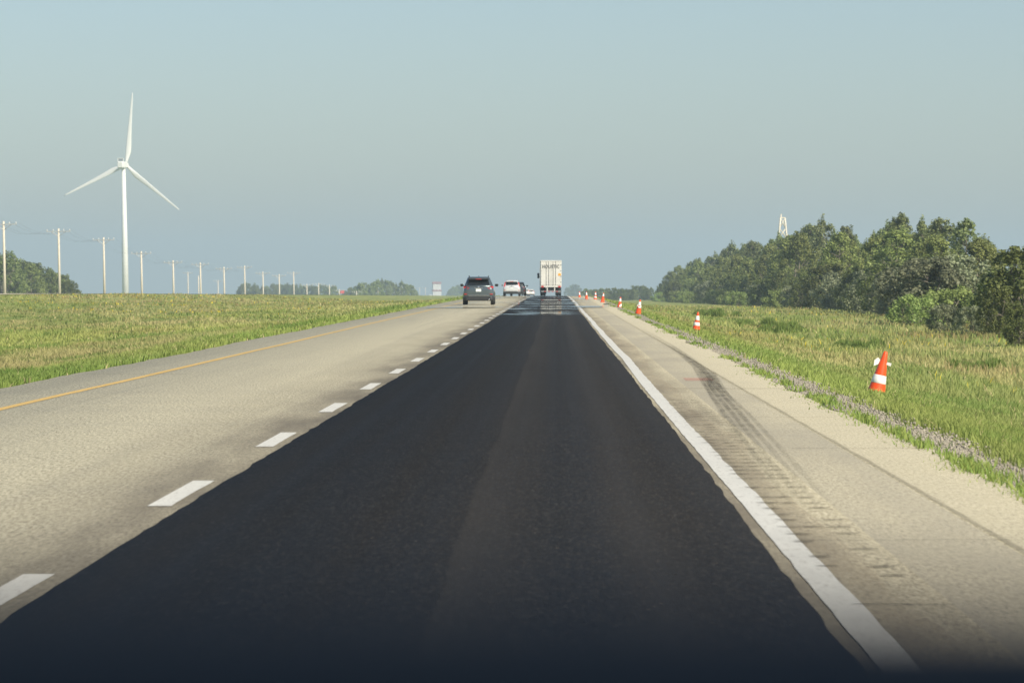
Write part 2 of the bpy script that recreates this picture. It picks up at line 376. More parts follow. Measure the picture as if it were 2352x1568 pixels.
# seams, cracks, dust, rubber
ribbon('shoulder_seam', 2.42 + wave(YS, 91, [(25, .02)]), 2.47 + wave(YS, 91, [(25, .02), (1, .012)]), M['crack'], .004, road, col=np.full(YS.shape, .26))
ysd = YS[(YS > 10) & (YS < 140)]
ribbon('dust_band', 1.36 + wave(ysd, 95, [(7, .03)]), 1.62 + wave(ysd, 96, [(9, .18), (2, .06)]), M['sandy'], .005, road, ys=ysd, col=np.full(ysd.shape, .4))
def cross_crack(y, x0, x1, w, seed, s=1.0):
    n = 24; xs = np.linspace(x0, x1, n); yc = y + wave(xs, seed, [(1.2, .16), (.3, .07)])
    V = np.concatenate([np.stack([xs, yc - w, road_z(yc) + .006], 1), np.stack([xs, yc + w, road_z(yc) + .006], 1)]); i = np.arange(n - 1)
    F = np.stack([i, i + 1, n + i + 1, n + i], 1)
    obj('crack', tris_mesh('crack', V, F, np.full((2 * n, 3), s)), M['crack'], road)
for a in ((21.6, 1.3, 3.0, .010, 5, .5), (17.3, 1.30, 1.75, .010, 6, .8), (33.5, 2.0, 3.1, .02, 7, .5), (41, 1.3, 2.9, .03, 8, .3), (60, -7.2, -5.6, .05, 9, .4),
          (86, -6.9, -3.4, .06, 10, .25), (52, 1.5, 3.0, .08, 11, .35)): cross_crack(*a)
# rumble grooves along the edge line: flat dark patches, darkest in the middle
grid = [(x, y) for x in range(5) for y in range(3)]
gv = np.array([[(x - 2) * .035, (y - 1) * .06, 0] for x, y in grid]); gf = np.array([[x * 3 + y, (x + 1) * 3 + y, (x + 1) * 3 + y + 1, x * 3 + y + 1] for x in range(4) for y in range(2)])
gcol = np.array([[1.0 if (x == 2 and y == 1) else (.75 if (0 < x < 4 and y == 1) else .12)] * 3 for x, y in grid])
groove = tris_mesh('rumble_groove', gv, gf, gcol); groove.materials.append(M['groove'])
for k in range(46):
    y = 19.0 + .62 * k
    for x in (1.36, 1.50, 1.64):
        if rng.random() < (.12 if k > 6 else .45): continue
        o = obj('rumble_groove', groove, None, road); o.location = (x + rng.uniform(-.015, .015), y + rng.uniform(-.05, .05), .0075); o.scale = (rng.uniform(.8, 1.2), rng.uniform(.9, 1.6), 1)
# skid marks: four parallel tread lines swerving from the shoulder to the edge line, and a single faint one running on
def mark(pts, w, s0, s1, lift=.007):
    pts = np.array(pts, float); t = np.linspace(0, 1, 50); d = np.linspace(0, 1, len(pts))
    cx = np.interp(t, d, pts[:, 0]); cy = np.interp(t, d, pts[:, 1])
    for _ in range(6): cx[1:-1] = (cx[:-2] + cx[1:-1] * 2 + cx[2:]) / 4
    o = np.argsort(cy); fade = np.clip(np.minimum(t, 1 - t) * 6, 0, 1)
    ribbon('tire_mark', (cx - w / 2)[o], (cx + w / 2)[o], M['tyremark'], lift, road, ys=cy[o] , col=((s0 + (s1 - s0) * t) * fade)[o])
for i, dx in enumerate((0, .085, .17, .255)):
    mark([(1.45 + dx * .95, 23), (1.55 + dx, 28), (1.66 + dx, 34), (1.80 + dx, 42), (1.98 + dx * .8, 52), (2.30 + dx * .5, 66), (2.5 + dx * .3, 90)], .05, .15, .6)
mark([(1.72, 34), (1.86, 41), (2.08, 51), (2.42, 64)], .26, .2, .5, .0065)
mark([(2.0, 48), (2.35, 60), (2.5, 80), (2.55, 120)], .16, .6, .15, .0085)
o = ribbon('paint_mark', 1.85, 2.25, M['pink'], .006, road, ys=np.linspace(56, 57.6, 4), col=np.full(4, 1.0)); o['label'] = 'faded pink survey mark on the shoulder'
# oncoming carriageway beyond the median
yo = np.concatenate([np.arange(-30, 500, 5.0), np.arange(500, 1600, 40.0)])
tag(ribbon('oncoming_road', -58, -48.4, M['pave'], .29, ys=yo), kind='structure')
# gravel edge
yg = YS[YS < 500]
ribbon_base = lambda y: road_z(y) - .02
g = ribbon('gravel_verge', 3.06, 3.58 + wave(yg, 101, [(8, .14), (1.5, .08)]), M['gravel'], .0, ys=yg, base=ribbon_base); tag(g, kind='structure')

n = 16000
sy = 1 / nrng.uniform(1 / 130, 1 / 23, n); sx = 3.08 + np.abs(nrng.normal(0, .26, n)) + .05 * nrng.random(n); ss = nrng.uniform(.007, .016, n) * (1 + sy / 140)
sz = np.where(sx < 3.75, road_z(sy) - .02, ground_z(sx, sy)) + ss * .35
octv = np.array([[1, 0, 0], [0, 1, 0], [-1, 0, 0], [0, -1, 0], [0, 0, .8], [0, 0, -.8]]); octf = np.array([[0, 1, 4], [1, 2, 4], [2, 3, 4], [3, 0, 4], [1, 0, 5], [2, 1, 5], [3, 2, 5], [0, 3, 5]])
jit = nrng.uniform(.6, 1.35, (n, 6, 3)); a = nrng.uniform(0, 6.28, n); ca, sa = np.cos(a)[:, None], np.sin(a)[:, None]
P = octv[None] * jit * ss[:, None, None]; P = np.stack([P[..., 0] * ca - P[..., 1] * sa, P[..., 0] * sa + P[..., 1] * ca, P[..., 2]], -1) + np.stack([sx, sy, sz], 1)[:, None, :]
tag(obj('gravel', tris_mesh('gravel', P.reshape(-1, 3), (octf[None] + 6 * np.arange(n)[:, None, None]).reshape(-1, 3)), M['stone']),
    'loose grey-brown gravel stones along the paved shoulder edge', 'gravel', kind='stuff')

# ------------------------------------------------------------------ grass
def blades(name, x, y, h, w, col, label=None, lean=.55, zoff=0.0):
    n = len(x); z = ground_z(x, y) - .01 + zoff; a = nrng.uniform(0, math.pi, n)
    la = nrng.uniform(0, 2 * math.pi, n); ll = np.abs(nrng.normal(0, lean, n)) * h
    dx, dy = np.cos(a) * w / 2, np.sin(a) * w / 2
    b = np.stack([x, y, z], 1)
    v0 = b + np.stack([-dx, -dy, 0 * z], 1); v1 = b + np.stack([dx, dy, 0 * z], 1)
    mid = b + np.stack([np.cos(la) * ll * .35, np.sin(la) * ll * .35, h * .6], 1)
    v2 = mid + np.stack([dx, dy, 0 * z], 1) * .7; v3 = mid - np.stack([dx, dy, 0 * z], 1) * .7
    v4 = b + np.stack([np.cos(la) * ll, np.sin(la) * ll, h], 1)
    V = np.stack([v0, v1, v2, v3, v4], 1).reshape(-1, 3); i = 5 * np.arange(n)
    F = np.concatenate([np.stack([i, i + 1, i + 2], 1), np.stack([i, i + 2, i + 3], 1), np.stack([i + 3, i + 2, i + 4], 1)])
    cc = np.repeat(col, 5, 0); shade = np.tile(np.array([.95, .95, 1.0, 1.0, 1.05]), n)[:, None]
    return obj(name, tris_mesh(name, V, F, cc * shade), M['blades'])
GREEN, LIME, STRAW, OLIVE, YEL, RUST = [np.array(c) for c in ((.16, .245, .055), (.32, .37, .10), (.50, .44, .21), (.31, .31, .10), (.75, .58, .05), (.36, .25, .13))]
def lerp(a, b, t): return a * (1 - t[:, None]) + b * t[:, None]
def grass_colour(x, y, edge):
    """edge: distance from the pavement in metres"""
    n1 = vnoise(x * .35, y * .05, 12); n2 = vnoise(x * .10 + 9, y * .02, 13); n3 = vnoise(x * 1.2, y * .3, 14); r = nrng.random(len(x))
    c = lerp(np.broadcast_to(OLIVE, (len(x), 3)), LIME, np.clip((n1 - .3) * 2.2, 0, 1))
    c = lerp(c, STRAW, np.clip((n2 - .42) * 1.6, 0, .42) * np.clip(edge / 3, 0, 1))
    c = lerp(c, GREEN, np.clip((n3 - .55) * 3, 0, .8)); c = lerp(c, LIME * np.array([.78, .96, .75]), np.clip(1.2 - edge / 2.6, 0, .6))
    n4 = vnoise(x * .28 + 4, y * .035 + 7, 24); c = lerp(c, GREEN * 1.05, np.clip((n4 - .6) * 4, 0, .55)); n5 = vnoise(x * .06 + 2, y * .012 + 1, 25); c = c * (.88 + .24 * n5)[:, None]
    c = np.where((r < .02)[:, None], STRAW * 1.1, c); c = c * nrng.uniform(.9, 1.1, (len(x), 1)) * np.array([1.06, 1.0, 1.12])
    return c
# right verge and ditch
n = 230000
y = 1 / nrng.uniform(1 / 560, 1 / 22, n); x = 3.45 + np.abs(nrng.normal(0, .12, n)) * 0 + nrng.random(n) ** 1.0 * np.minimum(.125 * y + 4.0, 34)
keep = (x < 34) & (nrng.random(n) < np.clip((x - 3.5 + .35 * (vnoise(y * .5, x * 0, 15) - .5)) / .4, 0, 1))
x, y = x[keep], y[keep]; e = x - 3.4
tall = vnoise(x * .5, y * .08, 16); h = (.06 + .18 * np.clip(e / 7, 0, 1) * (.5 + tall)) * nrng.uniform(.55, 1.25, len(x)); h = np.where(e < 2.2, .04 + .06 * nrng.random(len(x)) + .08 * tall, h)
w = .003 + .00030 * y
col = grass_colour(x, y, e)
fl = (vnoise(x * .2 + 3, y * .05 + 8, 17) > .60) & (nrng.random(len(x)) < .035) & (e > 3); col[fl] = YEL * nrng.uniform(.7, 1.2, (fl.sum(), 1))
rs = (vnoise(x * .15 + 6, y * .03 + 2, 18) > .58) & (nrng.random(len(x)) < .45) & (y > 120) & (e > 3.5); col[rs] = lerp(col[rs], RUST, np.full(rs.sum(), .7))
tag(blades('grass', x, y, h, w, col), 'tall roadside grass and weeds on the verge and ditch by the traffic cones', 'grass', kind='stuff')
# tufts between pavement and gravel
cx = []; 
for k in range(190):
    yy = 1 / nrng.uniform(1 / 260, 1 / 20); m = int(nrng.integers(14, 60)); xx = 3.12 + nrng.normal(0, .05) + (nrng.random() < .16) * nrng.uniform(-1.0, .3)
    sp = nrng.uniform(.04, .13); big = 1.0 if xx > 2.95 else .45
    cx.append(np.stack([xx + nrng.normal(0, sp * big, m), yy + nrng.normal(0, sp * 4 * big, m), nrng.uniform(.02, .10, m) * big], 1))
cx = np.concatenate(cx); x, y, h = cx[:, 0], cx[:, 1], cx[:, 2]
col = lerp(np.broadcast_to(GREEN * 1.3, (len(x), 3)), LIME, nrng.random(len(x)))
tag(blades('verge_tufts', x, y, h, .006 + .0003 * y, col, lean=.6, zoff=.02), 'low green weed tufts rooted between shoulder and gravel', 'weeds', kind='stuff')
# median
n = 230000
y = 1 / nrng.uniform(1 / 620, 1 / 40, n); x = -7.32 - nrng.random(n) * np.clip(.150 * y - 2.0, 1.0, 38.5)
e = -7.32 - x; keep = nrng.random(n) < np.clip((e - .12 * vnoise(y * .8, x * 0, 19)) / .15, 0, 1); x, y, e = x[keep], y[keep], e[keep]
tall = vnoise(x * .5, y * .06, 20)
h = (.08 + .17 * tall * np.clip(e / 2.5, 0, 1)) * nrng.uniform(.55, 1.2, len(x)); h = np.where(e < 1.7, .07 + .20 * nrng.random(len(x)) * (.4 + tall) * np.clip(e + .2, 0, 1), h)
col = grass_colour(x, y, e)
fl = (vnoise(x * .2 + 13, y * .04 + 1, 22) > .56) & (nrng.random(len(x)) < .09) & (e > 4) & (y > 230); col[fl] = YEL * nrng.uniform(.7, 1.2, (fl.sum(), 1))
rs = (y > 330) & (nrng.random(len(x)) < .3); col[rs] = lerp(col[rs], RUST, np.full(rs.sum(), .6))
dk = (e > .9) & (e < 2.0) & (vnoise(y * .07, x * 0 + 2, 23) > .48); col[dk] = lerp(col[dk], GREEN, np.full(dk.sum(), .75)); h[dk] *= 1.35
tag(blades('grass', x, y, h, .005 + .00032 * y, col), 'yellow-green median grass between the two carriageways', 'grass', kind='stuff')
def weed_clump(px, py, wid, ht, label):
    x0, y0 = hit(px, py); n = 2600
    k = nrng.integers(0, 7, n); ox = nrng.normal(0, wid * .75, 7)[k]; oy = nrng.normal(0, wid * 3.0, 7)[k]; sh = nrng.uniform(.35, 1.0, 7)[k]
    lx, ly = nrng.normal(0, wid / 4, n), nrng.normal(0, wid * .6, n); x = x0 + ox + lx; y = y0 + oy + ly; d = sh * np.exp(-(lx / (wid * .5)) ** 2)
    me = blades('weed_clump', x, y, ht * d * nrng.uniform(.5, 1.1, n), .01 + .0003 * y, lerp(np.broadcast_to(GREEN * .9, (n, 3)), LIME * .7, nrng.random(n) * .7), lean=.3)
    tag(me, label, 'weeds', 'dense weed clumps in the ditch grass')
for px, py, wid, ht, lb in ((1640, 726, .9, .75, 'low dark green weed clump in the ditch near the yellow flowers'), (1735, 750, 1.0, .7, 'dark green weed clump mid-ditch between the cones and the trees'),
                            (1812, 762, .9, .7, 'broad green weed clump in the ditch in front of the trees'), (1985, 800, 1.0, .65, 'leafy weed clump in the ditch grass behind the cone with the torn white sleeve'),
                            (2250, 850, .7, .5, 'small dark weed tuft in the open grass below the willow shrubs')):
    weed_clump(px, py, wid, ht, lb)

# ------------------------------------------------------------------ trees
def tree_meshes(seed, h, cw, c0, clumps, per, leaf, leafmat, spread=1.0, stems=1, top=.9, droop=0.0):
    r = random.Random(seed); nr = np.random.default_rng(seed); tb = MB(); cen = []
    roots = []
    for s in range(stems):
        a = 2 * math.pi * s / stems + r.random(); d = 0 if stems == 1 else cw * .10
        tx, ty = math.cos(a) * d, math.sin(a) * d; ln = 0 if stems == 1 else cw * .45
        pts = [Vector((tx + math.cos(a) * ln * t ** 1.3 + r.uniform(-.1, .1) * h * .06 * t, ty + math.sin(a) * ln * t ** 1.3 + r.uniform(-.1, .1) * h * .06 * t, h * .93 * t)) for t in (0, .2, .42, .65, .85, 1)]
        r0 = h * .014 / math.sqrt(stems) + .02
        tb.tube(pts, [r0 * 1.25, r0, r0 * .75, r0 * .5, r0 * .3, r0 * .1], 7); roots.append(pts)
    for k in range(clumps):
        u = c0 + (1 - c0) * (r.random() ** top)
        v = (u - c0) / (1 - c0); env = cw * (math.sin(math.pi * min(1, .10 + .88 * v ** .75)) ** .7) * (.45 + .55 * r.random() ** .5) * spread
        a = r.uniform(0, 2 * math.pi); pts = r.choice(roots); q = pts[min(5, int(u * 5.2))]
        c = Vector((q.x * .8 + math.cos(a) * env, q.y * .8 + math.sin(a) * env, h * u)); st = Vector((q.x, q.y, max(h * c0 * .55, min(q.z, h * u) - env * .55)))
        mid = st.lerp(c, .55) + Vector((0, 0, -.03 * h))
        if k % 2 == 0: tb.tube([st, mid, c], [.035 + .003 * h, .022 + .0015 * h, .008], 5)
        cen.append((c, cw * r.uniform(.15, .33) * (1.15 - .55 * v)))
    P = []; NN = []
    for c, rad in cen:
        g = nr.normal(0, 1, (per, 3)); g /= np.linalg.norm(g, axis=1)[:, None]; g *= (nr.random((per, 1)) ** .45) * rad
        g[:, 2] *= 1.15; g[:, 2] -= droop * np.linalg.norm(g[:, :2], axis=1)
        P.append(g + np.array(c)); NN.append(g / rad)
    for pts in roots:                                    # a spire of leaves on each leader
        t = nr.random((per, 1)); g = np.array(pts[4]) * (1 - t) + np.array(pts[5]) * t * 1.0; P.append(g + nr.normal(0, cw * .15, (per, 3)) * (1.2 - t)); NN.append(nr.normal(0, .5, (per, 3)))
    for k in range(int(clumps * .16)):
        c, rad = cen[r.randrange(len(cen))]; ln = h * r.uniform(.05, .12); t = nr.random((28, 1)); lean = Vector((r.uniform(-.25, .25), r.uniform(-.25, .25), 1)) * ln
        P.append(np.array(c) + np.array(lean) * (t + .1) + nr.normal(0, cw * .07, (28, 3)) * (1.25 - t)); NN.append(nr.normal(0, .5, (28, 3)))
    P = np.concatenate(P); n = len(P); P[:, 2] = np.maximum(P[:, 2], h * .02 + .05 * nr.random(n))
    NN = np.concatenate(NN) + np.array([0, 0, .35]) + nr.normal(0, .38, (n, 3)); NN /= np.linalg.norm(NN, axis=1)[:, None]
    A = np.cross(NN, nr.normal(0, 1, (n, 3))); A /= np.linalg.norm(A, axis=1)[:, None]; B = np.cross(NN, A); B /= np.linalg.norm(B, axis=1)[:, None]
    s = leaf * nr.uniform(.6, 1.3, (n, 1)); V = np.stack([P - A * s, P - B * s * .6, P + A * s, P + B * s * .6], 1).reshape(-1, 3)
    F = (np.arange(n) * 4)[:, None] + np.arange(4)[None]
    cm = tris_mesh('crown', V, F); cm.materials.append(leafmat); tm = tb.mesh('trunk', True); tm.materials.append(M['bark'])
    return tm, cm, h
KIND = {
    'aspen': [tree_meshes(s, 9.0, 2.9, .06, 110, 75, .14, M['leafA'], top=.9) for s in (1, 2, 3)],
    'poplar': [tree_meshes(s, 10.0, 2.7, .14, 80, 70, .14, M['leafB'], spread=.95, top=.8) for s in (4, 5, 6)],
    'willow': [tree_meshes(s, 4.6, 2.6, .06, 80, 90, .12, M['leafC'], stems=5, top=.9, droop=.25) for s in (7, 8)],
    'bush': [tree_meshes(s, 2.4, 1.9, .02, 40, 110, .09, M['leafD'], stems=6, top=.9) for s in (9, 10)],
    'dark': [tree_meshes(s, 6.0, 2.5, .03, 85, 85, .13, M['leafE'], stems=4, top=.95) for s in (12, 13)],
}
def plant(kind, name, x, y, ht, label, cat, group, wide=1.0, var=None):
    tm, cm, h0 = KIND[kind][rng.randrange(len(KIND[kind])) if var is None else var]
    e = empty(name, (x, y, gz(x, y) - .03), rng.uniform(0, 6.28)); s = ht / h0; e.scale = (s * wide, s * wide, s)
    obj('trunk', tm, None, e); obj('crown', cm, None, e); tag(e, label, cat, group); return e
SILX = [1490, 1520, 1545, 1600, 1650, 1668, 1720, 1760, 1800, 1860, 1920, 1965, 1985, 2035, 2110, 2140, 2175, 2205, 2250, 2268, 2300, 2352, 2500]
SILY = [662, 630, 610, 600, 592, 552, 566, 562, 535, 517, 512, 545, 540, 517, 508, 515, 488, 520, 508, 565, 572, 560, 560]
def sil(px): return float(np.interp(px, SILX, SILY))
GRW = 'trees along the right side of the road'
# back row: tall trees that make the skyline
y = 268.0
while y < 1180:
    for row, (x0, kind) in enumerate(((34.5, 'aspen'), (40.0, 'poplar'))):
        x = x0 + rng.uniform(-2, 2); yy = y + rng.uniform(-4, 4) + row * 5
        px = VX + x / yy * FPX
        if px > 2460: continue
        want = py2z(sil(px), yy) - gz(x, yy); ht = want * (rng.uniform(.72, .98) if row == 0 else rng.uniform(.84, 1.08))
        ht = max(3.2, min(ht, 12.5))
        where = ('at the low far end of the belt' if px < 1560 else 'in the lower part of the belt left of the tall skyline' if px < 1662 else 'left of the cream lattice tower' if px < 1780 else
                 'under the cream lattice tower' if px < 1850 else 'in the tall middle of the belt' if px < 1975 else 'between the dip in the skyline and the willows' if px < 2085 else 'behind the willow thicket' if px < 2260 else 'behind the tall dark bushes')
        size = 'tall' if ht > 8.5 else 'medium' if ht > 6 else 'low'
        if kind == 'aspen': plant('aspen', 'aspen_tree', x, yy, ht, '%s dense green aspen %s' % (size, where), 'tree', GRW, rng.uniform(1.0, 1.3))
        else: plant('poplar', 'poplar_tree', x, yy, ht, '%s slender open-crowned poplar %s' % (size, where), 'tree', GRW, rng.uniform(.95, 1.3))
    y += 9.0 + y * .020
# front fringe of bushes and willows
for px, py, kind, ht, wd_, lb, nm in (
    (2130, 742, 'willow', 4.3, 1.25, 'broad grey-green willow shrub in front of the tall poplars', 'willow_shrub'), (2200, 742, 'willow', 4.4, 1.3, 'tallest grey-green willow shrub beside the dark edge bushes', 'willow_shrub'),
    (2065, 725, 'willow', 3.9, 1.1, 'grey-green willow shrub leaning out of the dark undergrowth', 'willow_shrub'), (1735, 700, 'willow', 2.7, 1.0, 'small pale willow shrub in front of the aspen belt', 'willow_shrub'),
    (2100, 748, 'bush', 1.9, 1.2, 'bright green low bush at the foot of the willows', 'young_bush'), (2175, 745, 'bush', 2.3, 1.3, 'bright green rounded bush between two willow shrubs', 'young_bush'),
    (2225, 745, 'bush', 2.1, 1.1, 'bright green bush against the dark edge bushes', 'young_bush'), (2170, 765, 'willow', 1.6, 1.2, 'low silvery shrub at the front of the willow thicket', 'willow_shrub'),
    (2235, 768, 'willow', 1.5, 1.1, 'knee-high silvery shrub by the grass edge', 'willow_shrub'),
    (2312, 765, 'dark', 3.5, 1.3, 'dark green tall bush closing the belt at its near end', 'dark_bush'), (2368, 775, 'dark', 4.7, 1.3, 'dark green bush with yellow-green tips nearest the road works', 'dark_bush'),
    (2290, 775, 'dark', 2.4, 1.0, 'low dark bush in front of the tall dark bush', 'dark_bush'), (2345, 795, 'dark', 1.9, 1.1, 'low dark bush spilling onto the ditch grass', 'dark_bush')):
    x0, y0 = hit(px, py); plant(kind, nm, x0, y0, ht, lb, 'shrub', 'shrubs in front of the tree belt', wd_)
y = 300.0
while y < 1150:
    x = 30.5 + rng.uniform(-1.8, 2.0); yy = y + rng.uniform(-4, 4)
    pxx = VX + x / yy * FPX; wh = 'at the low far end of the belt' if pxx < 1580 else 'below the step up in the skyline' if pxx < 1700 else 'below the cream lattice tower' if pxx < 1850 else 'under the tall middle aspens' if pxx < 1980 else 'beside the willow thicket'
    k = 'dark' if rng.random() < .62 else ('willow' if rng.random() < .45 else 'bush')
    nm, lb = {'dark': ('dark_bush', 'dark undergrowth bush ' + wh), 'willow': ('willow_shrub', 'grey-green willow shrub fringing the trees ' + wh), 'bush': ('young_bush', 'small green bush fringing the trees ' + wh)}[k]
    plant(k, nm, x, yy, {'dark': rng.uniform(2.6, 4.4), 'willow': rng.uniform(2.4, 3.6), 'bush': rng.uniform(1.4, 2.2)}[k] * (1 + yy / 3000), lb, 'shrub', 'undergrowth along the tree belt', rng.uniform(1.0, 1.4))
    y += 6.5 + y * .016
# left clump beyond the oncoming road
for px, top in ((-40, 566), (-15, 576), (5, 580), (22, 592), (38, 596), (55, 598), (70, 602), (85, 612), (100, 616), (112, 622), (125, 620), (138, 626), (150, 634), (160, 640)):
    yy = rng.uniform(860, 960); x = px2x(px, yy); ht = max(4.2, py2z(top + 7, yy) - gz(x, yy))
    plant(rng.choice(['aspen', 'dark']), 'roadside_tree', x, yy, ht, 'green tree in the left clump ' + ('behind the tallest power pole' if px < 45 else 'between the first two power poles' if px < 112 else 'at its low end by the second power pole'), 'tree', 'trees beyond the oncoming road', rng.uniform(1.1, 1.5))
# distant trees fading into the haze
def far(cols, y0, label, group, kind=('aspen', 'dark'), wide=1.0):
    for px, top in cols:
        yy = y0 * rng.uniform(.94, 1.08); x = px2x(px, yy); ht = max(4, py2z(top, yy) - gz(x, yy))
        plant(rng.choice(kind), 'distant_tree', x, yy, ht, label, 'tree', group, rng.uniform(.9, 1.25) * wide)
far([(p, rng.uniform(653, 660)) for p in range(556, 770, 14)], 2500, 'hazy tree in the low far wood behind the power poles', 'low far wood on the left')
far([(792, 668), (804, 662), (816, 658), (828, 652), (838, 650), (848, 656), (858, 650), (866, 645), (876, 644), (888, 645), (898, 648), (908, 654), (922, 648), (933, 654), (944, 656)], 2000,
    'hazy taller tree in the grove left of the grain elevator', 'grove left of the grain elevator', ('aspen', 'poplar'))
far([(1035, 664), (1044, 658), (1053, 656), (1062, 660)], 3800, 'blue hazy tree just right of the grain elevator', 'far trees by the grain elevator')
far([(1303, 660), (1312, 655), (1322, 654), (1331, 662)], 4200, 'blue hazy tree on the horizon right of the truck', 'far trees beyond the truck')
far([(1345, 668), (1356, 667), (1368, 664), (1382, 663), (1396, 662), (1410, 661), (1424, 664), (1438, 668), (1452, 664), (1466, 657), (1478, 656), (1490, 662)], 1500,
    'grey-green tree in the low row behind the far cones', 'low tree row behind the cones', wide=1.7)

# ------------------------------------------------------------------ power poles
def power_pole(x, y, top, label, group, lean=0.0, arm=3.6):
    zb = gz(x, y) - .1; hgt = top - zb; e = empty('power_pole', (x, y, zb)); e.rotation_euler = (0, lean, 0)
    MB().tube([(0, 0, 0), (0, 0, hgt * .5), (0, 0, hgt)], [.27, .23, .18], 10).build('pole', M['pole'], e, True)
    if arm:
        MB().box((0, -.16, hgt - .55), (arm, .12, .12)).build('crossarm', M['arm'], e)
        for s in (-1, 1):
            MB().tube([(s * arm * .30, -.1, hgt - .6), (0, -.1, hgt - 1.5)], .05, 5).build('brace', M['steel'], e)
        for px_ in (-arm * .47, -arm * .22, arm * .22, arm * .47):
            MB().lathe([(.03, 0), (.10, .06), (.06, .14), (.11, .2), (.05, .32)], 8, (px_, -.16, hgt - .45)).build('insulator', M['reflect'], e, True)
    tag(e, label, 'power pole', group); return e
PW = -95.0; tops = [508, 525, 545, 577, 598, 603, 613, 610, 624, 630, 624, 652, 650, 654, 664, None, 668, 668, 660, 657, None, 662, 664, 657, 658]
poles = []
for k, t in enumerate(tops):
    if t is None: continue
    y = PW * FPX / -(1268 / 1.0) * 1.0; inv = .000789 + .0000873 * k; y = -PW * FPX * inv
    x = PW + (.0 if k else 0); z = py2z(t, y)
    poles.append((k, x, y, z))
    lb = ('tall pale wooden power pole rising out of the left tree clump' if k < 2 else 'pale wooden power pole with crossarm standing clear against the sky near the wind turbine' if k < 7 else
          'small pale power pole in front of the low far wood' if k < 12 else 'tiny pale power pole before the far grove')
    power_pole(x, y, max(z, gz(x, y) + 6), lb, 'power poles in the line left of the road', R(-.9), 4.6)
for px, t, y, lb in ((432, 624, 1700, 'faint bare-branched dead pole beyond the power line'), (456, 633, 1500, 'short pale pole close behind a taller power pole'), (501, 643, 1900, 'faint distant pole with drooping crossarm')):
    x = px2x(px, y); power_pole(x, y, py2z(t, y), lb, None, R(-.6), 4.2 if px != 456 else 0)
for px in (952, 964, 977): power_pole(px2x(px, 3600), 3600, py2z(660, 3600), 'very faint far pole beside the grain elevator', 'far poles by the grain elevator', 0, 5)
# sagging wires between the first poles
near = [p for p in poles if p[0] <= 7]
near = [(-1, PW, -PW * FPX * (.000789 - .0000873), near[0][3] - .2)] + near
for off in (-2.15, -1.0, 1.0, 2.15):
    mb = MB()
    for a, b in zip(near[:-1], near[1:]):
        za, zb = a[3] - .12, b[3] - .12
        pts = [(PW + off, a[2] + (b[2] - a[2]) * t, za + (zb - za) * t - 4 * 1.5 * t * (1 - t)) for t in (0, .2, .4, .6, .8, 1)]
        mb.tube(pts, .009, 4, False)
    tag(mb.build('power_line', M['wire']), 'thin sagging wire strung between the wooden power poles', 'wire', 'wires of the power line')

# ------------------------------------------------------------------ wind turbine
TY = 2414.0; hx = px2x(283, TY); hz = py2z(379, TY); bx = px2x(288, TY); bz = gz(bx, TY) - 1
t = empty('wind_turbine', (bx, TY, bz)); tag(t, 'tall white three-bladed wind turbine rising beyond the left grass', 'wind turbine')
th = hz - 1.8 - bz; tdx = hx - bx
MB().tube([(0, 0, 0), (tdx * .5, 0, th * .5), (tdx, 0, th)], [2.15, 1.75, 1.2], 24).build('tower', M['turb'], t, True)
yaw = R(-14)                                            # hub points away from the camera and to the right
NQ = Matrix.Translation((tdx, 0, hz - bz)) @ Matrix.Rotation(yaw, 4, 'Z')
def tm(mb): mb.v = [tuple(NQ @ Vector(p)) for p in mb.v]; return mb
sec = lambda y, w, z0, z1: [Vector((sx * w, y, z)) for sx, z in ((-1, z0 + .5), (-.8, z0), (.8, z0), (1, z0 + .5), (1, z1 - .5), (.8, z1), (-.8, z1), (-1, z1 - .5))]
nac = tm(MB().loft([sec(-6.2, 1.5, -1.5, 1.4), sec(-5.6, 1.9, -1.9, 1.9), sec(-1, 2.0, -2.0, 2.0), sec(2.2, 1.7, -1.7, 1.8), sec(3.0, 1.4, -1.4, 1.5)])).build('nacelle', M['turb'], t)
cb = tm(MB().box((0, -5.2, 3.9), (3.6, .5, .35)).box((-1.65, -5.2, 2.9), (.35, .5, 2.2)).box((1.65, -5.2, 2.9), (.35, .5, 2.2)).box((0, -5.2, 1.98), (3.6, .5, .3))).build('cooler_frame', M['turb'], nac)
tm(MB().box((0, -5.1, 2.9), (2.95, .25, 1.6))).build('radiator', M['grille'], nac)
tm(MB().lathe([(1.5, 3.0), (1.75, 3.8), (1.7, 4.8), (1.2, 5.9), (.3, 6.5)], 20, axis='y')).build('hub', M['turb'], t, True)
BL = 44.6
for ang in (84.4, 204.5, 321.5):
    a = R(ang); rd = Vector((math.cos(a), 0, math.sin(a))); cw = Vector((math.sin(a), 0, -math.cos(a))); ax = Vector((0, 1, 0)); rings = []
    for u, c, th_, off in ((.025, 1.9, 1.9, 0), (.07, 2.0, 1.7, .05), (.13, 2.8, 1.2, .45), (.20, 3.5, .8, .75), (.30, 3.1, .6, .6), (.45, 2.5, .45, .4), (.65, 1.8, .3, .25), (.85, 1.2, .18, .12), (.96, .75, .1, .05), (1.0, .2, .05, 0)):
        ce = rd * (BL * u) + cw * off + ax * 4.3; tw = R(14 * (1 - u)); e1 = cw * math.cos(tw) + ax * math.sin(tw); e2 = -cw * math.sin(tw) + ax * math.cos(tw)
        rings.append([ce + e1 * (c / 2 * math.cos(p)) + e2 * (th_ / 2 * math.sin(p)) for p in [2 * math.pi * k / 12 for k in range(12)]])
    tm(MB().loft(rings)).build('blade', M['turb'], t, True)

